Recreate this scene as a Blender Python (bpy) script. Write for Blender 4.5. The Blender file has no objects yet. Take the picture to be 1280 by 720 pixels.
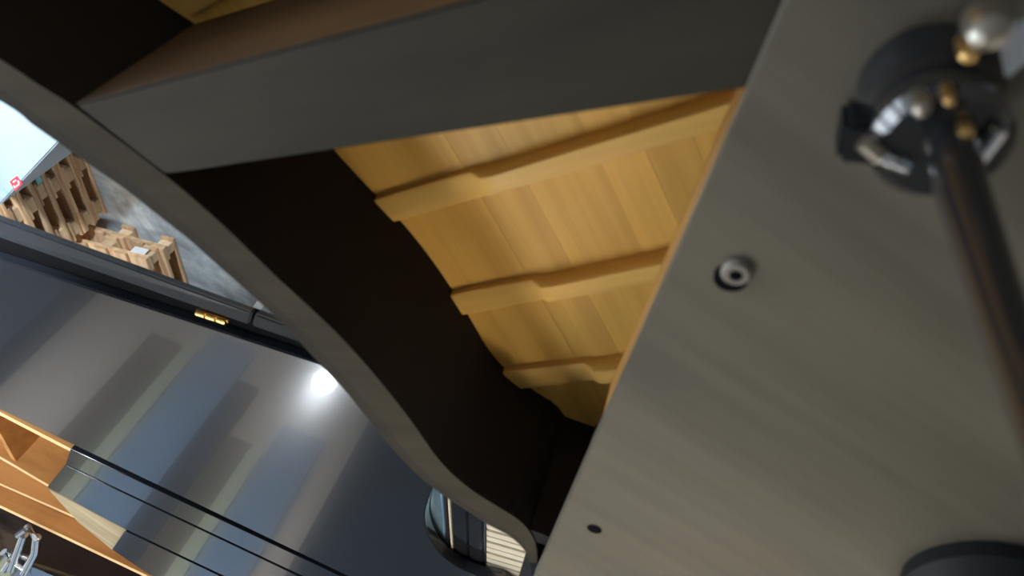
import bpy, bmesh, math, random
from mathutils import Vector, Matrix
random.seed(7)
scn = bpy.context.scene
COL = scn.collection

# ------------------------------------------------------------------ camera
FPX = 924.0                                   # focal length in pixels of a 1280 wide frame
ROLL = math.radians(23.9); TILT = math.radians(45.0); CZ = 1.75
# image axes (right, down, forward) written in world axes
Wv = Vector((math.cos(TILT), 0, math.sin(TILT)))          # image 'w' axis
Fv = Vector((math.sin(TILT), 0, -math.cos(TILT)))         # forward
Yv = Vector((0, 1, 0))
Rt = Yv * math.cos(ROLL) - Wv * math.sin(ROLL)
Dn = Yv * math.sin(ROLL) + Wv * math.cos(ROLL)
cam_d = bpy.data.cameras.new('camera'); cam = bpy.data.objects.new('camera', cam_d)
COL.objects.link(cam)
cam_d.sensor_width = 36.0; cam_d.lens = 36.0 * FPX / 1280.0
cam_d.clip_start = 0.02
m = Matrix((Rt, -Dn, -Fv)).transposed().to_4x4(); m.translation = Vector((0, 0, CZ))
cam.matrix_world = m
cam_d.dof.use_dof = True; cam_d.dof.focus_distance = 2.2; cam_d.dof.aperture_fstop = 3.4
scn.camera = cam
scn.view_settings.view_transform = 'Standard'; scn.view_settings.look = 'None'
scn.view_settings.gamma = 1.0; scn.view_settings.use_curve_mapping = False
scn.view_settings.exposure = 0.34

# ------------------------------------------------------------------ world
wd = bpy.data.worlds.new('world'); scn.world = wd; wd.use_nodes = True
wd.node_tree.nodes['Background'].inputs[0].default_value = (0.75, 0.85, 1.0, 1)
wd.node_tree.nodes['Background'].inputs[1].default_value = 1.0

# ------------------------------------------------------------------ helpers
def U(p, z):
    """pixel -> point of the horizontal plane at height z (x, y)"""
    v = Rt * ((p[0] - 640) / FPX) + Dn * ((p[1] - 360) / FPX) + Fv
    t = (z - CZ) / v.z
    return (v.x * t, v.y * t)

def nodes(name):
    mt = bpy.data.materials.new(name); mt.use_nodes = True
    return mt, mt.node_tree.nodes, mt.node_tree.links, mt.node_tree.nodes['Principled BSDF']

def plain(name, col, rough=0.5, metal=0.0, coat=0.0, noise=0.0, scale=8.0, spec=0.5, bump=0.0):
    mt, N, L, b = nodes(name)
    b.inputs['Roughness'].default_value = rough; b.inputs['Metallic'].default_value = metal
    b.inputs['Coat Weight'].default_value = coat; b.inputs['Specular IOR Level'].default_value = spec
    tc = N.new('ShaderNodeTexCoord'); nz = N.new('ShaderNodeTexNoise')
    nz.inputs['Scale'].default_value = scale; nz.inputs['Detail'].default_value = 6
    L.new(tc.outputs['Object'], nz.inputs['Vector'])
    mx = N.new('ShaderNodeMix'); mx.data_type = 'RGBA'
    mx.inputs['A'].default_value = (*[c * (1 - noise) for c in col], 1)
    mx.inputs['B'].default_value = (*[min(1, c * (1 + noise)) for c in col], 1)
    L.new(nz.outputs['Fac'], mx.inputs['Factor']); L.new(mx.outputs['Result'], b.inputs['Base Color'])
    if bump:
        bp = N.new('ShaderNodeBump'); bp.inputs['Strength'].default_value = bump; bp.inputs['Distance'].default_value = 0.002
        L.new(nz.outputs['Fac'], bp.inputs['Height']); L.new(bp.outputs['Normal'], b.inputs['Normal'])
    return mt

def wood(name, dark, light, rough=0.5, angle=0.0, along=1.5, across=30.0, vary=0.12, coat=0.0, coords='Object'):
    """wood with grain along the direction 'angle' (degrees from x in the plan)"""
    mt, N, L, b = nodes(name)
    b.inputs['Roughness'].default_value = rough; b.inputs['Coat Weight'].default_value = coat
    b.inputs['Specular IOR Level'].default_value = 0.3
    tc = N.new('ShaderNodeTexCoord')
    rot = N.new('ShaderNodeMapping'); rot.inputs['Rotation'].default_value = (0, 0, math.radians(-angle))
    mp = N.new('ShaderNodeMapping'); mp.inputs['Scale'].default_value = (along, across, across)
    L.new(tc.outputs[coords], rot.inputs['Vector']); L.new(rot.outputs['Vector'], mp.inputs['Vector'])
    oi = N.new('ShaderNodeObjectInfo')
    ad = N.new('ShaderNodeVectorMath'); ad.operation = 'ADD'
    sc = N.new('ShaderNodeVectorMath'); sc.operation = 'SCALE'; sc.inputs['Scale'].default_value = 40
    cb = N.new('ShaderNodeCombineXYZ')
    for i in range(3): L.new(oi.outputs['Random'], cb.inputs[i])
    L.new(cb.outputs[0], sc.inputs[0]); L.new(mp.outputs[0], ad.inputs[0]); L.new(sc.outputs[0], ad.inputs[1])
    nz = N.new('ShaderNodeTexNoise'); nz.inputs['Scale'].default_value = 1.0; nz.inputs['Detail'].default_value = 5
    nz.inputs['Roughness'].default_value = 0.6
    L.new(ad.outputs[0], nz.inputs['Vector'])
    rp = N.new('ShaderNodeValToRGB')
    rp.color_ramp.elements[0].position = 0.3; rp.color_ramp.elements[0].color = (*dark, 1)
    rp.color_ramp.elements[1].position = 0.7; rp.color_ramp.elements[1].color = (*light, 1)
    L.new(nz.outputs['Fac'], rp.inputs['Fac'])
    hs = N.new('ShaderNodeHueSaturation')
    mr = N.new('ShaderNodeMapRange'); mr.inputs['To Min'].default_value = 1 - vary; mr.inputs['To Max'].default_value = 1 + vary
    L.new(oi.outputs['Random'], mr.inputs['Value']); L.new(mr.outputs[0], hs.inputs['Value'])
    L.new(rp.outputs['Color'], hs.inputs['Color']); L.new(hs.outputs['Color'], b.inputs['Base Color'])
    bp = N.new('ShaderNodeBump'); bp.inputs['Strength'].default_value = 0.15; bp.inputs['Distance'].default_value = 0.001
    L.new(nz.outputs['Fac'], bp.inputs['Height']); L.new(bp.outputs['Normal'], b.inputs['Normal'])
    return mt

def emit(name, col, s):
    mt, N, L, b = nodes(name)
    b.inputs['Base Color'].default_value = (*col, 1)
    b.inputs['Emission Color'].default_value = (*col, 1); b.inputs['Emission Strength'].default_value = s
    return mt

def link(name, bm, mats, parent=None, smooth=False):
    bmesh.ops.recalc_face_normals(bm, faces=bm.faces)
    me = bpy.data.meshes.new(name); bm.to_mesh(me); bm.free()
    for x in (mats if isinstance(mats, (list, tuple)) else [mats]): me.materials.append(x)
    if smooth:
        for p in me.polygons: p.use_smooth = True
        try: me.set_sharp_from_angle(angle=math.radians(40))
        except Exception: pass
    o = bpy.data.objects.new(name, me); COL.objects.link(o)
    if parent is not None:
        o.parent = parent
        if parent.parent is None: o.matrix_parent_inverse = Matrix.Translation(-parent.location)
    return o

def empty(name, loc, label, cat, group=None):
    o = bpy.data.objects.new(name, None); COL.objects.link(o); o.location = loc
    o.empty_display_size = 0.05
    return tag(o, label, cat, group)

def tag(o, label, cat, group=None, kind=None):
    o['label'] = label; o['category'] = cat
    if group: o['group'] = group
    if kind: o['kind'] = kind
    return o

def struct(o, label=None):
    o['kind'] = 'structure'
    if label: o['label'] = label
    return o

def prism(pts, z0, z1, bm=None, bevel=0.0, top_mat=None):
    """extrude a plan polygon between two heights"""
    own = bm or bmesh.new()
    b = bmesh.new() if bevel else own
    lo = [b.verts.new((p[0], p[1], z0)) for p in pts]; hi = [b.verts.new((p[0], p[1], z1)) for p in pts]
    n = len(pts)
    f1 = b.faces.new(lo); f2 = b.faces.new(hi)
    if top_mat is not None: f2.material_index = top_mat
    for i in range(n): b.faces.new((lo[i], lo[(i + 1) % n], hi[(i + 1) % n], hi[i]))
    if bevel:
        bmesh.ops.recalc_face_normals(b, faces=b.faces)
        bmesh.ops.bevel(b, geom=[e for e in b.edges], offset=bevel, segments=2, affect='EDGES', clamp_overlap=True)
        me = bpy.data.meshes.new('tmp'); b.to_mesh(me); b.free(); own.from_mesh(me); bpy.data.meshes.remove(me)
    return own

def bar(p0, p1, wid, z0, z1, bevel=0.0, bm=None):
    """upright board between two plan points"""
    a = Vector(p0[:2]); c = Vector(p1[:2]); d = (c - a).normalized(); n = Vector((-d.y, d.x)) * wid / 2
    return prism([a + n, c + n, c - n, a - n], z0, z1, bm, bevel)

def box(c, s, bm=None, bevel=0.0, rz=0.0, mat=None):
    own = bm or bmesh.new()
    b = bmesh.new(); bmesh.ops.create_cube(b, size=1.0)
    bmesh.ops.scale(b, vec=s, verts=b.verts)
    if bevel: bmesh.ops.bevel(b, geom=list(b.edges), offset=bevel, segments=2, affect='EDGES', clamp_overlap=True)
    M = mat if mat is not None else Matrix.Rotation(rz, 4, 'Z')
    bmesh.ops.transform(b, matrix=Matrix.Translation(c) @ M, verts=b.verts)
    me = bpy.data.meshes.new('tmp'); b.to_mesh(me); b.free(); own.from_mesh(me); bpy.data.meshes.remove(me)
    return own

def tube(pts, r, seg=14, bm=None, cap=True):
    own = bm or bmesh.new()
    pts = [Vector(p) for p in pts]; rr = r if isinstance(r, (list, tuple)) else [r] * len(pts)
    rings = []
    for i, p in enumerate(pts):
        t = (pts[min(i + 1, len(pts) - 1)] - pts[max(i - 1, 0)])
        if t.length < 1e-9: t = Vector((0, 0, 1))
        t.normalize()
        a = Vector((1, 0, 0)) if abs(t.x) < 0.8 else Vector((0, 1, 0))
        u = t.cross(a).normalized(); v = t.cross(u)
        rings.append([own.verts.new(p + (u * math.cos(k * 2 * math.pi / seg) + v * math.sin(k * 2 * math.pi / seg)) * rr[i]) for k in range(seg)])
    for A, B in zip(rings[:-1], rings[1:]):
        for k in range(seg): own.faces.new((A[k], A[(k + 1) % seg], B[(k + 1) % seg], B[k]))
    if cap: own.faces.new(rings[0]); own.faces.new(rings[-1])
    return own

def lathe(c, prof, seg=28, bm=None):
    """profile of (radius, z) turned about the vertical through c"""
    own = bm or bmesh.new(); rings = []
    for r, z in prof:
        rings.append([own.verts.new((c[0] + max(r, 1e-4) * math.cos(k * 2 * math.pi / seg), c[1] + max(r, 1e-4) * math.sin(k * 2 * math.pi / seg), z)) for k in range(seg)])
    for A, B in zip(rings[:-1], rings[1:]):
        for k in range(seg): own.faces.new((A[k], A[(k + 1) % seg], B[(k + 1) % seg], B[k]))
    own.faces.new(rings[0]); own.faces.new(rings[-1])
    return own

def smooth_path(pts, n=6):
    out = []; P = [Vector(p) for p in pts]
    for i in range(len(P) - 1):
        a = P[max(i - 1, 0)]; b = P[i]; c = P[i + 1]; d = P[min(i + 2, len(P) - 1)]
        for k in range(n):
            t = k / n
            out.append(0.5 * (2 * b + (c - a) * t + (2 * a - 5 * b + 4 * c - d) * t * t + (3 * b - a - 3 * c + d) * t ** 3))
    out.append(P[-1]); return out

def clip_half(poly, n, d):
    """keep the part of a plan polygon where n.p <= d"""
    out = []
    for i in range(len(poly)):
        a = poly[i]; b = poly[(i + 1) % len(poly)]
        da = a[0] * n[0] + a[1] * n[1] - d; db = b[0] * n[0] + b[1] * n[1] - d
        if da <= 0: out.append(a)
        if (da < 0 < db) or (db < 0 < da):
            t = da / (da - db); out.append((a[0] + (b[0] - a[0]) * t, a[1] + (b[1] - a[1]) * t))
    return out

# ------------------------------------------------------------------ materials
M = {}
M['gloss_black'] = plain('gloss_black', (0.012, 0.012, 0.014), 0.10, coat=0.6, noise=0.2)
M['lid_black'] = plain('lid_black', (0.012, 0.014, 0.018), 0.18, coat=0.4, noise=0.2, scale=3, spec=0.65)
M['satin_black'] = plain('satin_black', (0.008, 0.008, 0.009), 0.55, noise=0.3, spec=0.2)
M['rim_black'] = plain('rim_black', (0.016, 0.014, 0.014), 0.7, noise=0.5, scale=5, spec=0.15)
M['rim_wood'] = wood('rim_wood', (0.024, 0.018, 0.009), (0.042, 0.033, 0.018), 0.85, angle=-60, along=3, across=25)
M['rim_veneer'] = wood('rim_veneer', (0.017, 0.013, 0.008), (0.028, 0.021, 0.013), 0.85, angle=-60, along=3, across=25)
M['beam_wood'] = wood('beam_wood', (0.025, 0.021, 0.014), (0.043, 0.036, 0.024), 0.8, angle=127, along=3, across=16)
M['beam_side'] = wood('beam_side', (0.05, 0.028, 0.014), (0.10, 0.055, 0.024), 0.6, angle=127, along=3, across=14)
M['keybed'] = wood('keybed', (0.094, 0.082, 0.060), (0.146, 0.128, 0.096), 0.5, angle=78, along=1.2, across=14)
M['spruce'] = wood('spruce', (0.62, 0.325, 0.062), (0.80, 0.47, 0.105), 0.45, angle=45, along=1.2, across=34, vary=0.10)
M['rib'] = wood('rib', (0.66, 0.37, 0.085), (0.82, 0.51, 0.14), 0.45, angle=135, along=2, across=30, vary=0.05)
M['rail_wood'] = wood('rail_wood', (0.34, 0.17, 0.045), (0.46, 0.24, 0.07), 0.5, angle=0, along=2, across=20)
M['pine'] = wood('pine', (0.52, 0.31, 0.17), (0.78, 0.55, 0.34), 0.65, angle=0, along=3, across=40, vary=0.22)
M['pine_block'] = wood('pine_block', (0.62, 0.42, 0.25), (0.85, 0.66, 0.44), 0.65, along=20, across=20, vary=0.15)
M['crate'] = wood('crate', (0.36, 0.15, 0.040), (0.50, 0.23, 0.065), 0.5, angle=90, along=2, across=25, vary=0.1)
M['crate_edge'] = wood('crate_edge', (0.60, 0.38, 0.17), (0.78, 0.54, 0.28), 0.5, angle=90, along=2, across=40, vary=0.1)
M['grey_wood'] = wood('grey_wood', (0.22, 0.17, 0.10), (0.42, 0.34, 0.21), 0.6, angle=60, along=3, across=30)
M['cream'] = wood('cream', (0.50, 0.45, 0.34), (0.60, 0.54, 0.42), 0.5, angle=100, along=4, across=80, vary=0.05)
M['chrome'] = plain('chrome', (0.72, 0.76, 0.82), 0.15, metal=1.0, noise=0.05)
M['blue_steel'] = plain('blue_steel', (0.42, 0.66, 1.0), 0.3, metal=1.0, noise=0.35, scale=9)
M['steel'] = plain('steel', (0.50, 0.47, 0.40), 0.35, metal=1.0, noise=0.15, scale=30)
M['old_steel'] = plain('old_steel', (0.20, 0.185, 0.155), 0.55, metal=0.3, noise=0.3, scale=60)
M['brass'] = plain('brass', (0.80, 0.52, 0.20), 0.28, metal=1.0, noise=0.1, scale=30)
M['dark_plug'] = plain('dark_plug', (0.004, 0.004, 0.005), 0.9, noise=0.2, spec=0.05)
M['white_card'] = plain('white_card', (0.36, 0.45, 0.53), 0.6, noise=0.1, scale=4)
M['red_print'] = plain('red_print', (0.75, 0.05, 0.07), 0.5, noise=0.05)
M['cyan_print'] = plain('cyan_print', (0.25, 0.62, 0.70), 0.5, noise=0.05)
M['white_print'] = plain('white_print', (0.85, 0.85, 0.85), 0.5, noise=0.02)
M['ink'] = plain('ink', (0.10, 0.06, 0.04), 0.7, noise=0.1)
M['tape'] = plain('tape', (0.78, 0.80, 0.80), 0.6, noise=0.08, scale=20)
M['wall'] = plain('wall', (0.66, 0.60, 0.54), 0.8, noise=0.06, scale=2)
M['ceiling'] = plain('ceiling', (0.48, 0.47, 0.46), 0.9, noise=0.05, scale=2)
M['trim_green'] = plain('trim_green', (0.62, 0.66, 0.48), 0.7, noise=0.05)
M['trim_blue'] = plain('trim_blue', (0.22, 0.34, 0.52), 0.7, noise=0.1)
M['trim_slate'] = plain('trim_slate', (0.13, 0.15, 0.19), 0.7, noise=0.1)
M['trim_navy'] = plain('trim_navy', (0.012, 0.03, 0.055), 0.7, noise=0.1)
M['trim_brown'] = plain('trim_brown', (0.13, 0.11, 0.08), 0.7, noise=0.1)
M['trim_dark'] = plain('trim_dark', (0.04, 0.045, 0.055), 0.7, noise=0.1)
M['lamp_on'] = emit('lamp_on', (1.0, 0.90, 0.76), 27.0)
M['tube_on'] = emit('tube_on', (0.72, 0.87, 1.0), 110.0)
M['bulb'] = emit('bulb', (0.85, 0.93, 1.0), 60.0)
M['day'] = emit('day', (0.80, 0.90, 1.0), 9.0)
M['grey_metal'] = plain('grey_metal', (0.5, 0.5, 0.5), 0.4, noise=0.05)
M['felt'] = plain('felt', (0.10, 0.11, 0.13), 0.9, noise=0.2)

def concrete():
    mt, N, L, b = nodes('concrete')
    tc = N.new('ShaderNodeTexCoord')
    n1 = N.new('ShaderNodeTexNoise'); n1.inputs['Scale'].default_value = 2.6; n1.inputs['Detail'].default_value = 9; n1.inputs['Roughness'].default_value = 0.68
    n1.inputs['Distortion'].default_value = 1.2
    n2 = N.new('ShaderNodeTexNoise'); n2.inputs['Scale'].default_value = 22; n2.inputs['Detail'].default_value = 6
    L.new(tc.outputs['Object'], n1.inputs['Vector']); L.new(tc.outputs['Object'], n2.inputs['Vector'])
    rp = N.new('ShaderNodeValToRGB')
    e = rp.color_ramp.elements; e[0].position = 0.34; e[0].color = (0.20, 0.22, 0.235, 1); e[1].position = 0.66; e[1].color = (0.60, 0.61, 0.59, 1)
    k = e.new(0.5); k.color = (0.36, 0.40, 0.43, 1)
    L.new(n1.outputs['Fac'], rp.inputs['Fac'])
    mx = N.new('ShaderNodeMix'); mx.data_type = 'RGBA'; mx.blend_type = 'OVERLAY'; mx.inputs['Factor'].default_value = 0.45
    L.new(rp.outputs['Color'], mx.inputs['A']); L.new(n2.outputs['Fac'], mx.inputs['B'])
    L.new(mx.outputs['Result'], b.inputs['Base Color'])
    b.inputs['Roughness'].default_value = 0.55
    bp = N.new('ShaderNodeBump'); bp.inputs['Strength'].default_value = 0.3; bp.inputs['Distance'].default_value = 0.004
    L.new(n2.outputs['Fac'], bp.inputs['Height']); L.new(bp.outputs['Normal'], b.inputs['Normal'])
    return mt
M['concrete'] = concrete()

# ------------------------------------------------------------------ the workshop
RX0, RX1, RY0, RY1, RH = -4.0, 7.0, -5.5, 5.0, 5.0
def slab(name, c, s, mat): return struct(link(name, box(c, s), mat))
slab('floor', ((RX0 + RX1) / 2, 0, -0.05), (RX1 - RX0, RY1 - RY0, 0.1), M['concrete'])
slab('ceiling', ((RX0 + RX1) / 2, 0, RH + 0.05), (RX1 - RX0, RY1 - RY0, 0.1), M['ceiling'])
slab('wall_far', (RX1 + 0.05, 0, RH / 2), (0.1, RY1 - RY0, RH), M['wall'])
slab('wall_near', (RX0 - 0.05, 0, RH / 2), (0.1, RY1 - RY0, RH), M['wall'])
slab('wall_right', ((RX0 + RX1) / 2, RY1 + 0.05, RH / 2), (RX1 - RX0, 0.1, RH), M['wall'])
slab('wall_left', ((RX0 + RX1) / 2, RY0 - 0.05, RH / 2), (RX1 - RX0, 0.1, RH), M['wall'])
for i, x in enumerate((-0.6, 1.6, 3.8)):
    w = struct(link('window_%d' % (i + 1), box((x, RY0 + 0.02, 2.3), (1.7, 0.03, 2.2)), M['day']))
    fr = bmesh.new()
    for dx in (-0.86, 0, 0.86): box((x + dx, RY0 + 0.04, 2.3), (0.05, 0.06, 2.3), fr)
    for dz in (-1.12, 0.2, 1.12): box((x, RY0 + 0.04, 2.3 + dz), (1.77, 0.06, 0.05), fr)
    link('window_frame', fr, M['grey_metal'], w)
# unseen coloured panels, added to shape the reflections in the black lid
for i, (y, wd_, z0, z1, mat) in enumerate([(-4.9, 1.1, 0, 5.0, 'trim_slate'), (-4.22, 0.26, 0, 5.0, 'trim_dark'), (-3.12, 0.36, 0, 4.3, 'trim_brown'), (-2.86, 0.14, 0, 4.35, 'trim_green'),
        (-2.51, 0.50, 0, 4.6, 'trim_blue'), (-2.12, 0.24, 0, 4.2, 'trim_dark'), (-1.86, 0.26, 0, 3.6, 'trim_brown'), (-1.66, 0.14, 0, 3.55, 'trim_green'), (-1.34, 0.46, 0, 3.95, 'trim_blue'), (-0.035, 1.57, 0, 5.0, 'trim_navy'), (2.2, 2.8, 0, 5.0, 'trim_navy')]):
    struct(link('trim_%d' % (i + 1), box((RX1 - 0.03, y, (z0 + z1) / 2), (0.06, wd_, z1 - z0)), M[mat]))

def ceiling_lamp(x, y, label):
    t = empty('ceiling_lamp', (x, y, RH), label, 'lamp', 'fluorescent ceiling lamps')
    link('lamp_housing', box((x, y, RH - 0.03), (0.36, 1.5, 0.06), bevel=0.008), M['grey_metal'], t)
    link('lamp_diffuser', box((x, y, RH - 0.075), (0.30, 1.42, 0.03), bevel=0.006), M['lamp_on'], t)
for x, y, lab in ((5.4, -2.2, 'long fluorescent ceiling lamp before the blue panels of the far wall'), (2.6, -1.6, 'long fluorescent ceiling lamp above the wooden crate'),
        (2.1, 1.6, 'long fluorescent ceiling lamp above the cream keyboard'), (2.1, 3.5, 'long fluorescent ceiling lamp near the right wall'), (5.4, 2.0, 'long fluorescent ceiling lamp near the far wall')):
    ceiling_lamp(x, y, lab)  # the two lamps by the far wall are added to brighten it
# cool fill tube, added out of view to brighten the carton and pallets
t = empty('tube_lamp', (2.3, -0.7, 3.3), 'cool white tube lamp hung low over the carton and pallets', 'lamp')
link('lamp_housing', box((2.3, -0.7, 3.34), (1.2, 0.14, 0.05), bevel=0.008), M['grey_metal'], t)
link('tube', tube([(1.75, -0.7, 3.29), (2.85, -0.7, 3.29)], 0.022), M['tube_on'], t, True)
for x in (1.9, 2.7): link('cord', tube([(x, -0.7, 3.35), (x, -0.7, RH)], 0.004), M['satin_black'], t)
struct(link('mezzanine', box((RX0 / 2 + 0.69, 0, 3.08), (1.38 - RX0, RY1 - RY0, 0.16)), M['ceiling']))  # unseen slab added to keep ceiling lamp light off the piano
# unseen fill lamp, added to brighten carton, pallets and floor under the bench
wl = Vector((0.46, -1.34, 1.56)); aim = (Vector((2.15, -1.30, 0.15)) - wl).normalized()
t = empty('work_lamp', (0.40, -1.36, 0), 'work lamp on a black stand beside the piano tail, aimed at the pallets', 'lamp')
link('stand_pole', tube([(0.40, -1.36, 0.02), (0.40, -1.36, 1.56)], 0.012), M['satin_black'], t)
link('stand_base', lathe((0.40, -1.36), [(0.15, 0.0), (0.15, 0.015), (0.03, 0.03)]), M['satin_black'], t, True)
link('lamp_head', tube([wl - aim * 0.08, wl - aim * 0.06, wl - aim * 0.02, wl - aim * 0.01], [0.03, 0.06, 0.075, 0.075], 24), M['satin_black'], t, True)
ld = bpy.data.lights.new('work_lamp_beam', 'SPOT'); ld.energy = 165; ld.color = (0.80, 0.91, 1.0); ld.spot_size = math.radians(62); ld.spot_blend = 0.7; ld.shadow_soft_size = 0.06
lo_ = bpy.data.objects.new('lamp_beam', ld); COL.objects.link(lo_); lo_.location = wl; lo_.rotation_euler = aim.to_track_quat('-Z', 'Y').to_euler()
lo_.parent = t; lo_.matrix_parent_inverse = Matrix.Translation(-t.location)
# bare work lamp mirrored as the bright spot in the lid
P = U((405, 478), 0.95); d = Vector((P[0], P[1], 0.95 - CZ)).normalized()
tl = (3.1 - 0.95) / -d.z; LP = (P[0] + d.x * tl, P[1] + d.y * tl, 3.1)
t = empty('pendant_lamp', LP, 'bare round bulb on a cord, mirrored as a bright spot in the black lid', 'lamp')
link('bulb', lathe(LP, [(0.0, LP[2] - 0.085), (0.05, LP[2] - 0.07), (0.08, LP[2] - 0.02), (0.085, LP[2] + 0.02), (0.06, LP[2] + 0.07), (0.03, LP[2] + 0.1)]), M['bulb'], t, True)
link('socket', lathe(LP, [(0.032, LP[2] + 0.1), (0.032, LP[2] + 0.17), (0.01, LP[2] + 0.18)]), M['satin_black'], t, True)
link('cord', tube([(LP[0], LP[1], LP[2] + 0.17), (LP[0], LP[1], RH)], 0.005), M['satin_black'], t)

# ------------------------------------------------------------------ the upturned grand piano
ZB = 1.18; ZK = 1.205; ZS = CZ - 0.80; ZT = 0.86
piano = empty('grand_piano', (0.3, -0.1, ZT), 'upturned grand piano with bare underside, black rim, spruce soundboard and pale keybed', 'piano')
out_px = [(0, 126), (25, 145), (70, 176), (105, 201), (160, 239), (200, 271), (237, 300), (275, 334), (305, 360), (360, 411), (400, 456), (425, 480), (465, 530), (500, 572), (540, 610), (607, 654), (640, 672), (655, 686), (662, 702), (664, 722)]
in_px = [(0, 74), (32, 95), (62, 115), (90, 132), (150, 176), (207, 219), (237, 245), (275, 277), (310, 312), (350, 350), (410, 405), (445, 442), (480, 482), (510, 521), (550, 577), (575, 602), (600, 620), (645, 647), (660, 660), (670, 678), (672, 702), (671, 722)]

def resample(pts, n):
    S = [0]
    for a, b in zip(pts[:-1], pts[1:]): S.append(S[-1] + (b - a).length)
    out = []
    for k in range(n):
        s = S[-1] * k / (n - 1); j = 0
        while j < len(S) - 2 and S[j + 1] < s: j += 1
        out.append(pts[j].lerp(pts[j + 1], (s - S[j]) / (S[j + 1] - S[j])))
    return out
o_plan = resample([Vector(U(p, ZB)) for p in out_px], 26); i_plan = resample([Vector(U(p, ZB)) for p in in_px], 26)
tail_o = [Vector(p) for p in ((-0.36, 0.20), (-0.36, -0.60), (-0.34, -0.98), (-0.2, -1.12), (0.1, -1.15), (0.38, -1.10), (0.54, -0.96), (0.60, -0.80))]
tail_i = [Vector(p) for p in ((-0.28, 0.20), (-0.28, -0.60), (-0.27, -0.95), (-0.16, -1.04), (0.1, -1.07), (0.34, -1.02), (0.46, -0.92), (0.53, -0.77))]
rim_o = smooth_path(tail_o + o_plan, 6); rim_i = smooth_path(tail_i + i_plan, 6)
bm = bmesh.new(); NR = len(rim_o)
ro = [[bm.verts.new((p.x, p.y, z)) for p in rim_o] for z in (ZB, ZB - 0.004, ZT)]
ri = [[bm.verts.new((p.x, p.y, z)) for p in rim_i] for z in (ZB, ZB - 0.004, ZT)]
rm = [bm.verts.new((a.x * 0.72 + b.x * 0.28, a.y * 0.72 + b.y * 0.28, ZB)) for a, b in zip(rim_o, rim_i)]
for k in range(NR - 1):
    f = bm.faces.new((ro[0][k], ro[0][k + 1], rm[k + 1], rm[k])); f.material_index = 2 if k > NR - 9 else 3
    f = bm.faces.new((rm[k], rm[k + 1], ri[0][k + 1], ri[0][k])); f.material_index = 2 if k > NR - 9 else 0
    for R in (ro, ri):
        for a in (0, 1):
            f = bm.faces.new((R[a][k], R[a][k + 1], R[a + 1][k + 1], R[a + 1][k])); f.material_index = 1 if R is ri else 2
    f = bm.faces.new((ro[2][k], ro[2][k + 1], ri[2][k + 1], ri[2][k])); f.material_index = 2
for k in (0, NR - 1):
    for a in (0, 1):
        f = bm.faces.new((ro[a][k], ro[a + 1][k], ri[a + 1][k], ri[a][k])); f.material_index = 2
rim = link('rim', bm, [M['rim_wood'], M['rim_black'], M['gloss_black'], M['rim_veneer']], piano, True)
rim['label'] = 'curved case rim, bare brown edge and black inner face'

# soundboard of glued spruce planks, running diagonally
g = Vector((0.70, 0.714)).normalized(); u = Vector((-g.y, g.x))
mid = [(a + b) / 2 for a, b in zip(rim_o, rim_i)]
outline = [(p.x, p.y) for p in mid[::3]] + [(1.12, 0.42), (0.9, 0.5), (-0.32, 0.5)]
sb = bpy.data.objects.new('soundboard', None); COL.objects.link(sb); sb.parent = piano; sb.matrix_parent_inverse = Matrix.Translation(-piano.location)
s = -1.1; k = 0
while s < 1.2:
    wdt = random.choice((0.06, 0.075, 0.09, 0.11))
    poly = clip_half(clip_half(outline, (u.x, u.y), s + wdt - 0.0004), (-u.x, -u.y), -s)
    if len(poly) > 2:
        bmp = prism(poly, ZS - 0.009, ZS + random.uniform(-0.0004, 0.0004))
        bmesh.ops.triangulate(bmp, faces=[f for f in bmp.faces if len(f.verts) > 4])
        link('soundboard_plank', bmp, M['spruce'], sb)
    s += wdt
# ribs, thinned towards the rim
for st, L_ in (((0.738, -0.205), 1.25), ((0.876, -0.070), 1.2), ((0.996, 0.062), 1.0), ((0.60, -0.33), 1.2), ((0.535, -0.52), 1.1), ((0.46, -0.70), 1.0), ((0.36, -0.86), 0.8)):
    bm = bmesh.new(); rows = []
    prof = [(-0.03, 0.012, 0.022), (0.05, 0.013, 0.022), (0.10, 0.014, 0.021), (0.150, 0.016, 0.0205), (0.168, 0.030, 0.017), (0.185, 0.032, 0.016), (0.24, 0.032, 0.016), (L_, 0.032, 0.016)]
    for sx, h, hw in prof:
        c = Vector(st) + u * sx; c = Vector((c.x, c.y))
        ring = []
        for gx, hz in ((-hw, -0.001), (-hw * 0.97, h * 0.85), (-hw * 0.8, h), (hw * 0.8, h), (hw * 0.97, h * 0.85), (hw, -0.001)):
            q = c + g * gx; ring.append(bm.verts.new((q.x, q.y, ZS + hz)))
        rows.append(ring)
    for A, B in zip(rows[:-1], rows[1:]):
        for j in range(6): bm.faces.new((A[j], A[(j + 1) % 6], B[(j + 1) % 6], B[j]))
    bm.faces.new(rows[0]); bm.faces.new(rows[-1])
    link('rib', bm, M['rib'], piano, True)

# heavy brace beam
def ext(a, b, t): return (a[0] + (b[0] - a[0]) * t, a[1] + (b[1] - a[1]) * t)
u0 = U((95, 130), ZB); u1 = U((590, 0), ZB); l0 = U((211, 219), ZB); l1 = U((930, 112), ZB)
bp_ = [ext(u0, u1, -0.01), ext(u0, u1, 1.75), ext(l0, l1, 1.2), ext(l0, l1, -0.01)]
bm = prism(bp_, ZS + 0.004, ZB - 0.001)
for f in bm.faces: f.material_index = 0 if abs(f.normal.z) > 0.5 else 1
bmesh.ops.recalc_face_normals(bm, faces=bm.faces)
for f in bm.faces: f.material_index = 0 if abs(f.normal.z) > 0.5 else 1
bmesh.ops.bevel(bm, geom=[e for e in bm.edges if all(v.co.z > ZB - 0.01 for v in e.verts)], offset=0.003, segments=2, affect='EDGES')
beam = link('brace_beam', bm, [M['beam_wood'], M['beam_side']], piano); beam['label'] = 'thick dark brace beam running from rim to keybed'
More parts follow.
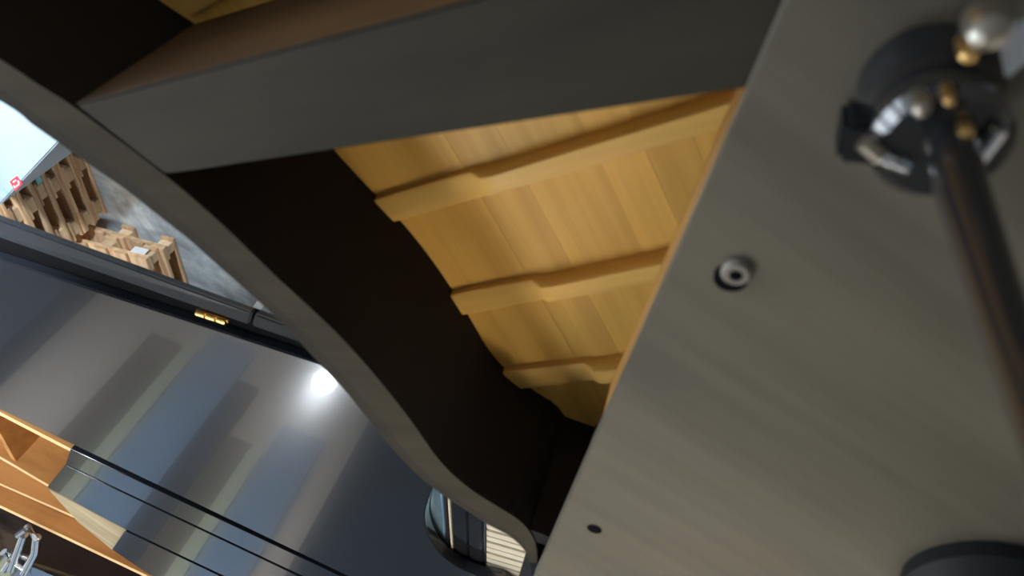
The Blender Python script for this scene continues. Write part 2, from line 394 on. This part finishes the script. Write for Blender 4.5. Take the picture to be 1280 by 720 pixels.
# belly rail below the keybed edge
kb0 = U((985, 0), ZK); kb1 = U((672, 712), ZK)
ra = ext(kb0, kb1, -0.25); rb = ext(kb0, kb1, 0.62)
dd = (Vector(rb) - Vector(ra)).normalized(); nn = Vector((-dd.y, dd.x))
if nn.y < 0: nn = -nn
link('belly_rail', prism([Vector(ra) + nn * 0.004, Vector(rb) + nn * 0.004, Vector(rb) + nn * 0.06, Vector(ra) + nn * 0.06], ZK - 0.11, ZK - 0.027), M['rail_wood'], piano)
# keybed
ka = ext(kb0, kb1, -0.55); kc = ext(kb0, kb1, 1.06)
kp = [ka, kc, (kc[0] + 0.02, kc[1] + 0.56), (ka[0], ka[1] + 0.72)]
keybed = link('keybed', prism(kp, ZK - 0.026, ZK, bevel=0.002), M['keybed'], piano); keybed['label'] = 'wide pale grey-brown keybed board'
# black inner arm wall behind the treble corner
aw = [U(p, ZB - 0.003) for p in ((640, 640), (662, 662), (700, 676), (760, 700))]
link('arm_wall', prism([aw[0], aw[1], aw[2], aw[3], (aw[3][0] + 0.03, aw[3][1] - 0.01), (aw[2][0] + 0.03, aw[2][1] - 0.01), (aw[1][0] + 0.03, aw[1][1] - 0.005)], ZT, ZB - 0.003), M['rim_black'], piano)
# front corner block closing the treble end
c0 = U((668, 690), ZB)
link('arm_block', prism([(c0[0] - 0.10, c0[1] + 0.03), (c0[0] + 0.16, c0[1] + 0.015), (c0[0] + 0.16, c0[1] + 0.55), (c0[0] - 0.10, c0[1] + 0.55)], ZT, ZK - 0.028), M['rim_black'], piano)
# screw with washer, its shadow disc, recessed hole
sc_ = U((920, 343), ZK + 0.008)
rb_ = link('rubber_foot', lathe((sc_[0] + 0.010, sc_[1]), [(0.0155, ZK), (0.0155, ZK + 0.004), (0.013, ZK + 0.005)], 32), M['dark_plug'], piano, True)  # dark disc standing in for the shadow beside the washer
scr = link('washer', lathe(sc_, [(0.0135, ZK + 0.002), (0.0135, ZK + 0.007), (0.011, ZK + 0.010), (0.005, ZK + 0.010), (0.005, ZK + 0.006)], 32), M['old_steel'], piano, True)
scr['label'] = 'round steel washer with a screw in the keybed'
o = link('screw_head', lathe(sc_, [(0.0058, ZK + 0.004), (0.0058, ZK + 0.0105), (0.004, ZK + 0.012)], 16), M['dark_plug'], scr, True)
hp = U((743, 661), ZK)
link('hole_plug', lathe(hp, [(0.0105, ZK - 0.002), (0.0105, ZK + 0.0008), (0.009, ZK + 0.001)], 24), M['dark_plug'], piano, True)  # dark disc standing in for the shade inside a recessed hole
# screw-on leg standing up near the treble corner
lg = U((1236, 732), ZK)
leg = link('leg', lathe(lg, [(0.092, ZK), (0.095, ZK + 0.02), (0.085, ZK + 0.03), (0.060, ZK + 0.06), (0.052, ZK + 0.12), (0.040, ZK + 0.36), (0.038, ZK + 0.5)], 32), M['satin_black'], piano, True)
leg['label'] = 'black round leg standing up from the keybed'
# pedal lyre: boss, lugs, post, chrome fittings
ly = U((1158, 108), ZK)
lyre = link('lyre_block', lathe(ly, [(0.046, ZK), (0.047, ZK + 0.012), (0.040, ZK + 0.022), (0.038, ZK + 0.05), (0.041, ZK + 0.055), (0.041, ZK + 0.078), (0.034, ZK + 0.086)], 32), M['gloss_black'], piano, True)
lyre['label'] = 'black round pedal lyre block with chrome fittings'
def sub(o, par):
    o.parent = par; return o
def at(px, z): q = U(px, z); return (q[0], q[1], z)
sub(link('lyre_post', tube([at((1182, 130), ZK + 0.05), at((1198, 225), ZK + 0.12), at((1262, 420), ZK + 0.24), at((1345, 640), ZK + 0.36)], [0.0165, 0.0145, 0.0115, 0.009], 20), M['gloss_black'], None, True), lyre)
sub(link('side_lug', box(at((1080, 165), ZK + 0.02), (0.034, 0.034, 0.04), bevel=0.005, rz=0.4), M['satin_black']), lyre)
for a, b, r, mt in (((1078, 178), (1100, 196), 0.0055, 'steel'), ((1100, 196), (1135, 210), 0.0045, 'chrome'), ((1218, 202), (1250, 160), 0.006, 'chrome')):
    z = ZK + 0.09
    sub(link('chrome_bracket', tube([at(a, z), at(b, z)], r, 12), M[mt], None, True), lyre)
for px, z, r, mt in (((1236, 38), ZK + 0.10, 0.0125, 'steel'), ((1211, 68), ZK + 0.095, 0.0055, 'brass'), ((1187, 126), ZK + 0.10, 0.0036, 'brass'), ((1208, 166), ZK + 0.10, 0.0046, 'brass'), ((1152, 136), ZK + 0.095, 0.006, 'steel')):
    c = at(px, z)
    sub(link('bolt', lathe(c, [(r * 0.9, z - 0.018), (r, z - r * 0.5), (r * 0.8, z + r * 0.3), (r * 0.3, z + r * 0.6)], 18), M[mt], None, True), lyre)
sub(link('chrome_plate', prism([at((1246, 40), ZK + 0.04), at((1300, 10), ZK + 0.04), at((1300, 60), ZK + 0.04), at((1255, 98), ZK + 0.04)], ZK + 0.03, ZK + 0.045, bevel=0.002), M['chrome']), lyre)
# trestles carrying the piano
for i, y in enumerate((-0.75, 0.45)):
    t = empty('trestle', (0.25, y, 0), ('low padded trestle under the tail of the upturned piano', 'low padded trestle under the keyboard end of the upturned piano')[i], 'trestle', 'trestles under the piano')
    for x in (-0.15, 0.65):
        link('leg', tube([(x - 0.06, y, 0), (x, y, 0.78)], 0.025), M['pine'], t); link('leg', tube([(x + 0.1, y, 0), (x, y, 0.78)], 0.025), M['pine'], t)
    link('cross_bar', box((0.25, y, 0.79), (1.1, 0.09, 0.06), bevel=0.005), M['pine'], t)
    link('felt_pad', box((0.25, y, 0.84), (1.1, 0.11, 0.04), bevel=0.01), M['felt'], t)

# ------------------------------------------------------------------ workbench beside it
bench = empty('workbench', (2.6, -0.6, 0), 'long workbench holding black lacquered piano parts', 'bench')
link('bench_top', box((2.75, -0.02, 0.73), (2.1, 2.56, 0.04), bevel=0.004), M['grey_wood'], bench)
for x, y in ((3.1, -1.2), (3.7, -1.2), (1.8, 1.15), (3.7, 1.15)):
    link('leg', box((x, y, 0.355), (0.07, 0.07, 0.71)), M['grey_wood'], bench)

ZL = 0.95
near = [Vector(U((0, 325), ZL)), Vector(U((392, 452), ZL))]; far = [Vector(U((0, 512), ZL)), Vector(U((430, 718), ZL))]
def atY(pr, y): a, b = pr; t = (y - a.y) / (b.y - a.y); return a.lerp(b, t)
lid = empty('lacquered_piano_lid', (1.7, -0.7, 0.75), 'large gloss black lacquered piano lid lying flat beside the upturned piano', 'piano lid')
notch = [Vector(U(p, ZL)) for p in ((540, 612), (532, 635), (531, 652), (536, 670), (545, 685), (557, 698), (575, 710), (600, 720), (625, 725))]
lp = [atY(near, -1.22), atY(near, -0.03), Vector((1.30, 0.0))] + smooth_path(notch, 4) + [Vector((1.80, 0.42)), Vector((2.13, 0.42)), atY(far, -0.1), atY(far, -1.22)]
bm = prism(lp, ZL - 0.028, ZL)
bmesh.ops.recalc_face_normals(bm, faces=bm.faces)
bmesh.ops.bevel(bm, geom=[e for e in bm.edges if all(v.co.z > ZL - 0.001 for v in e.verts)], offset=0.003, segments=2, affect='EDGES')
link('lid_panel', bm, M['lid_black'], lid)
# sunk band and front rail in two lengths
e1 = [Vector(U((0, 299), ZL)), Vector(U((392, 436), ZL))]; e2 = [Vector(U((0, 283), ZL)), Vector(U((392, 427), ZL))]
link('sunk_band', prism([atY(near, -1.22) + Vector((0.02, 0)), atY(near, -0.03) + Vector((0.02, 0)), atY(e1, -0.03) - Vector((0.02, 0)), atY(e1, -1.22) - Vector((0.02, 0))], ZL - 0.030, ZL - 0.020), M['dark_plug'], lid)
jy = U((312, 404), ZL)[1]
for ya, yb in ((-1.22, jy - 0.003), (jy + 0.003, -0.05)):
    bm = prism([atY(e1, ya), atY(e1, yb), atY(e2, yb), atY(e2, ya)], ZL - 0.028, ZL - 0.001)
    for v in bm.verts:                                   # the rail slopes down towards its outer edge
        if v.co.z > ZL - 0.01 and min((v.co.xy - atY(e2, q)).length for q in (ya, yb)) < 1e-4: v.co.z -= 0.012
    bmesh.ops.recalc_face_normals(bm, faces=bm.faces)
    bmesh.ops.bevel(bm, geom=list(bm.edges), offset=0.003, segments=2, affect='EDGES', clamp_overlap=True)
    link('front_rail', bm, M['lid_black'], lid, True)
hc = Vector(U((264, 397), ZL)); hd = (near[1] - near[0]).normalized(); ha = math.atan2(hd.y, hd.x)
hg = link('hinge', box((hc.x, hc.y, ZL - 0.006), (0.066, 0.012, 0.010), rz=ha, bevel=0.002), M['brass'], lid)
bm = bmesh.new()
for q in (-0.022, 0.0, 0.022):
    c = hc + hd * q; tube([(c.x - hd.x * 0.009, c.y - hd.y * 0.009, ZL + 0.0), (c.x + hd.x * 0.009, c.y + hd.y * 0.009, ZL + 0.0)], 0.0055, 10, bm)
link('hinge_knuckle', bm, M['brass'], hg)
for y, lab in ((-1.08, 'dark felt-covered block under the tail end of the black lid'), (-0.30, 'dark felt-covered block under the middle of the black lid')):
    tag(link('support_block', box((1.92, y, 0.835), (0.26, 0.2, 0.168)), M['felt']), lab, 'block', 'blocks under the lid')

# three narrow lacquered boards beyond the lid
def zq(pts, z): return [U(p, z) for p in pts]
tA = lambda x: 561 + 0.470 * (x - 87); tB = lambda x: 582 + 0.475 * (x - 82); tC = lambda x: 662 + 0.48 * (x - 156); tD = lambda x: 700 + 0.49 * (x - 150)
B_ = [([(88, tA(88)), (520, tA(520)), (520, tB(520) - 3), (82, tB(82) - 2)], 0.952, 'narrow gloss black board lying next to the black lid edge'),
      ([(81, tB(81)), (520, tB(520)), (520, tC(520) - 3), (156, 661), (59, 609)], 0.951, 'wider gloss black board with a slanted end, middle of the three'),
      ([(157, 664), (520, tC(520)), (520, tD(520)), (183, 716), (140, 687)], 0.950, 'gloss black board with slanted end at the crate, farthest of the three')]
for pts, z, lab in B_:
    o = link('lacquered_board', prism(zq(pts, z), z - 0.016, z, bevel=0.0015), M['lid_black']); tag(o, lab, 'board', 'narrow lacquered boards')
wp = link('wood_wedge', prism(zq([(60, 611), (157, 662), (140, 687), (97, 652)], 0.932), 0.916, 0.932), M['grey_wood'])
tag(wp, 'weathered grey wood wedge under the slanted ends of the black boards', 'wood wedge')
# open wooden crate with long compartments
crate = empty('wooden_crate', (2.45, -1.2, 0.75), 'open orange-brown wooden crate with long compartments behind the black boards', 'crate')
ZC = 0.915
def line(a, b, x0, x1): s_ = (b[1] - a[1]) / (b[0] - a[0]); return U((x0, a[1] + s_ * (x0 - a[0])), ZC), U((x1, a[1] + s_ * (x1 - a[0])), ZC)
for nm, a, b, x0, x1, wd_, top in (('crate_wall', (0, 517), (85, 561), -40, 420, 0.022, 0.0), ('divider', (0, 572), (60, 607), -40, 330, 0.02, 0.0), ('divider', (0, 607), (100, 651), -40, 98, 0.02, -0.004), ('crate_wall', (25, 645), (155, 707), -40, 330, 0.028, 0.0)):
    p0, p1 = line(a, b, x0, x1)
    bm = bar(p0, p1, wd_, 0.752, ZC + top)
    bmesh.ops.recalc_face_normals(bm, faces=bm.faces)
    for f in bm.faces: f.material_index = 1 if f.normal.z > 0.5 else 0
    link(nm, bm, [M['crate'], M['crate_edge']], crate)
c1 = U((20, 583), ZC); c2 = U((-20, 508), ZC)
link('cross_wall', bar(U((16, 582), ZC), U((-28, 503), ZC), 0.015, 0.752, ZC - 0.01), M['crate'], crate)
q = [line((0, 517), (85, 561), -40, 420), line((25, 645), (155, 707), -40, 330)]
link('crate_floor', prism([q[0][0], q[0][1], q[1][1], q[1][0]], 0.751, 0.762), M['crate'], crate)
# black case with chrome clamps at the far side
bc = U((40, 690), 0.95)
case = empty('black_case', (3.45, -1.2, 0.75), 'gloss black case with chrome clamps standing behind the wooden crate', 'case')
link('case_body', box((3.42, -1.15, 0.87), (0.62, 1.9, 0.24), bevel=0.006, rz=0.1), M['gloss_black'], case)
for pts in (((30, 668), (22, 690), (14, 712)), ((46, 672), (44, 690), (30, 716)), ((24, 668), (34, 660), (46, 672)), ((4, 690), (20, 703), (34, 712)), ((6, 712), (14, 700))):
    link('chrome_clamp', tube([at(p, 1.0) for p in pts], 0.014, 10), M['chrome'], case, True)
link('clamp_foot', prism(zq([(0, 720), (36, 720), (36, 700), (4, 690)], 1.0), 0.985, 0.992), M['gloss_black'], case)

# ------------------------------------------------------------------ keyboard seen through the notch of the lid
kbz = 0.916
ka_ = Vector(U((608, 655), kbz)); kdir = (Vector(U((608, 720), kbz)) - ka_).normalized(); kn = Vector((-kdir.y, kdir.x))
if kn.y < 0: kn = -kn
kbd = empty('piano_keyboard', (1.8, 0.3, 0.75), 'row of cream wooden keys beside a black rail past the end of the lid', 'keyboard')
kw = 0.0265
for i in range(-9, 20):
    a = ka_ + kdir * (i * kw); b = a + kn * 0.24
    pts = [a, a + kdir * (kw - 0.0042), b + kdir * (kw - 0.0042), b]
    bm = prism(pts, 0.86, kbz + (0.0012 if i % 2 else 0), bevel=0.0018)
    link('key', bm, M['cream'], kbd)
def strip(o0, o1, s0, s1, z0, z1, nm, mt, bv=0.003):
    pts = [ka_ + kdir * s0 + kn * o0, ka_ + kdir * s1 + kn * o0, ka_ + kdir * s1 + kn * o1, ka_ + kdir * s0 + kn * o1]
    return link(nm, prism(pts, z0, z1, bevel=bv), M[mt], kbd)
strip(-0.006, -0.002, -0.25, 0.55, 0.85, kbz + 0.001, 'steel_edge', 'chrome', 0.0008)
strip(-0.045, -0.008, -0.25, 0.55, 0.85, kbz + 0.001, 'black_rail', 'gloss_black')
strip(-0.085, -0.047, -0.25, 0.55, 0.85, kbz, 'black_rail', 'gloss_black')
strip(-0.092, -0.087, -0.25, 0.55, 0.85, kbz + 0.001, 'trim_strip', 'cream', 0.0008)
strip(-0.104, -0.094, -0.25, 0.55, 0.85, kbz, 'black_rail', 'satin_black')
strip(-0.24, -0.106, -0.25, 0.55, 0.85, kbz - 0.002, 'steel_panel', 'blue_steel', 0.004)
strip(-0.24, 0.24, -0.25, 0.55, 0.752, 0.858, 'key_frame', 'grey_wood')

# ------------------------------------------------------------------ pallets on the floor
pa = Vector(U((105, 188), 0)); pb = Vector(U((145, 292), 0))
e = (pb - pa).normalized(); n = Vector((-e.y, e.x))
if n.y < 0: n = -n
PL, PW = 0.48, 0.55
def pallet_meshes(Lx, Wy, hh, key):
    hb = 0.014 * hh / 0.08
    long_ = bmesh.new(); box((0, 0, 0), (Lx, Wy * 0.14, hb), long_, bevel=0.0015)
    wide = bmesh.new(); box((0, 0, 0), (Wy * 0.16, Wy, hb), wide, bevel=0.0015)
    blk = bmesh.new(); box((0, 0, 0), (Wy * 0.10, Wy * 0.12, hh - 3 * hb), blk, bevel=0.0015)
    r = []
    for nm, b in (('deck_board', long_), ('cross_board', wide), ('block', blk)):
        me = bpy.data.meshes.new(nm + key); b.to_mesh(me); b.free()
        me.materials.append(M['pine_block'] if nm == 'block' else M['pine']); r.append((nm, me))
    return r, hb
def pallet(meshes, hb, Lx, Wy, hh, base, ang, label, group, jitter=0.0):
    r = empty('wooden_pallet', base, label, 'pallet', group); r.rotation_euler = (0, 0, ang)
    (n0, m0), (n1, m1), (n2, m2) = meshes
    def put(nm, me, x, y, z):
        o = bpy.data.objects.new(nm, me); COL.objects.link(o); o.parent = r; o.location = (x, y, z)
    for k in range(5): put(n0, m0, 0, (k - 2) * Wy * 0.215, hh - hb / 2)
    for k in (-1, 0, 1):
        put(n1, m1, k * (Lx / 2 - Wy * 0.08), 0, hh - 1.5 * hb)
        put(n0, m0, 0, k * Wy * 0.43, hb / 2)
        for j in (-1, 0, 1): put(n2, m2, k * (Lx / 2 - Wy * 0.08), j * Wy * 0.43, hb + (hh - 3 * hb) / 2)
    return r
HP = 0.062
ms, hb = pallet_meshes(PL, PW, HP, '_stack')
cen = pa + e * 0.05 - n * (PW / 2)
ang = math.atan2(e.y, e.x); NP = 11
ordn = ['bottom pallet of the tall pine stack, lying on the concrete floor', 'second', 'third', 'fourth', 'fifth', 'sixth', 'seventh', 'eighth', 'ninth', 'tenth', 'top pallet of the tall pine stack behind the white carton']
for k in range(NP):
    lab = ordn[k] if k in (0, NP - 1) else ordn[k] + ' pallet from the floor in the tall pine stack'
    jx = random.uniform(-0.012, 0.012); jy_ = random.uniform(-0.008, 0.008) if k else 0
    c = cen + e * jx + n * jy_
    pp = pallet(ms, hb, PL, PW, HP, (c.x, c.y, k * (HP + 0.0005)), ang + random.uniform(-0.012, 0.012), lab, 'pallets in the tall stack')
    if k in (3, 6):
        st = link('sticker', box((0, 0, 0), (0.05, 0.002, 0.022)), M['cyan_print']); st.parent = pp; st.location = ((-0.12, -0.06)[k == 3], PW / 2 + 0.001, HP * 0.4)
# short pallets in front
S2L, S2W, S2H = 0.5, 0.40, 0.075
ms2, hb2 = pallet_meshes(S2L, S2W, S2H, '_small')
cr = Vector(U((176, 296), 0.15)); a2 = math.atan2(e.y, e.x)
for k in range(2):
    cc = pa + e * (0.32 + S2L / 2) + n * ((cr - pa).dot(n) - S2W / 2 - 0.01 * k)
    pp = pallet(ms2, hb2, S2L, S2W, S2H, (cc.x, cc.y, k * (S2H + 0.0005)), a2 + 0.03 * k, ('lower of two small pallets at the end of the tall stack', 'upper of two small pallets at the end of the tall stack')[k], 'small pallets')

    if k == 1:
        st = link('sticker', box((0, 0, 0), (0.002, 0.06, 0.03)), M['white_print']); st.parent = pp; st.location = (-S2L / 2 - 0.001, 0.15, S2H * 0.5)
# white carton with a red label in front of the stack
ch = 0.45
c1 = Vector(U((77, 174), ch)); c2 = Vector(U((-14, 271), ch)); cd = (c2 - c1).normalized(); cn = Vector((-cd.y, cd.x))
if cn.x > 0: cn = -cn
c1 = c1 - cd * 0.06; cl = 0.54; cw = 0.28
cc = c1 + cd * (cl / 2) + cn * (cw / 2); cang = math.atan2(cd.y, cd.x)
carton = empty('white_carton', (cc.x, cc.y, 0), 'white carton with a red label standing in front of the pallet stack', 'carton')
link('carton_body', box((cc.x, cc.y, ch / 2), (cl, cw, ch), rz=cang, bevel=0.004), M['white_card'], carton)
# printed label on its top: red square with white strokes, cyan marks beside it
def decal(px_pts, z, mt, nm, par=carton): return link(nm, prism([U(p, z) for p in px_pts], ch - 0.002, z), M[mt], par)
lab = decal(((12, 227), (21, 220), (28, 230), (19, 239)), ch + 0.0010, 'red_print', 'red_label')
for a, b in (((16, 228), (20, 225)), ((20, 233), (24, 230)), ((22, 226), (24, 229)), ((17, 232), (19, 235))):
    d = Vector((b[0] - a[0], b[1] - a[1])).normalized() * 0.9; nx = (-d.y, d.x)
    q = [(a[0] + nx[0], a[1] + nx[1]), (b[0] + nx[0], b[1] + nx[1]), (b[0] - nx[0], b[1] - nx[1]), (a[0] - nx[0], a[1] - nx[1])]
    decal(q, ch + 0.0014, 'white_print', 'label_stroke', lab)
for c in ((4, 237), (8, 241)):
    decal(((c[0] - 2, c[1]), (c[0], c[1] - 2), (c[0] + 2.5, c[1] + 1), (c[0] + 0.5, c[1] + 3)), ch + 0.001, 'cyan_print', 'cyan_mark')

# floor tape
tp = [U(p, 0.002) for p in ((308, 393), (326, 371), (334, 377), (318, 398))]
tag(link('floor_tape', prism(tp, 0.0, 0.002), M['tape']), 'short strip of white tape on the concrete floor beside the black rail', 'tape')
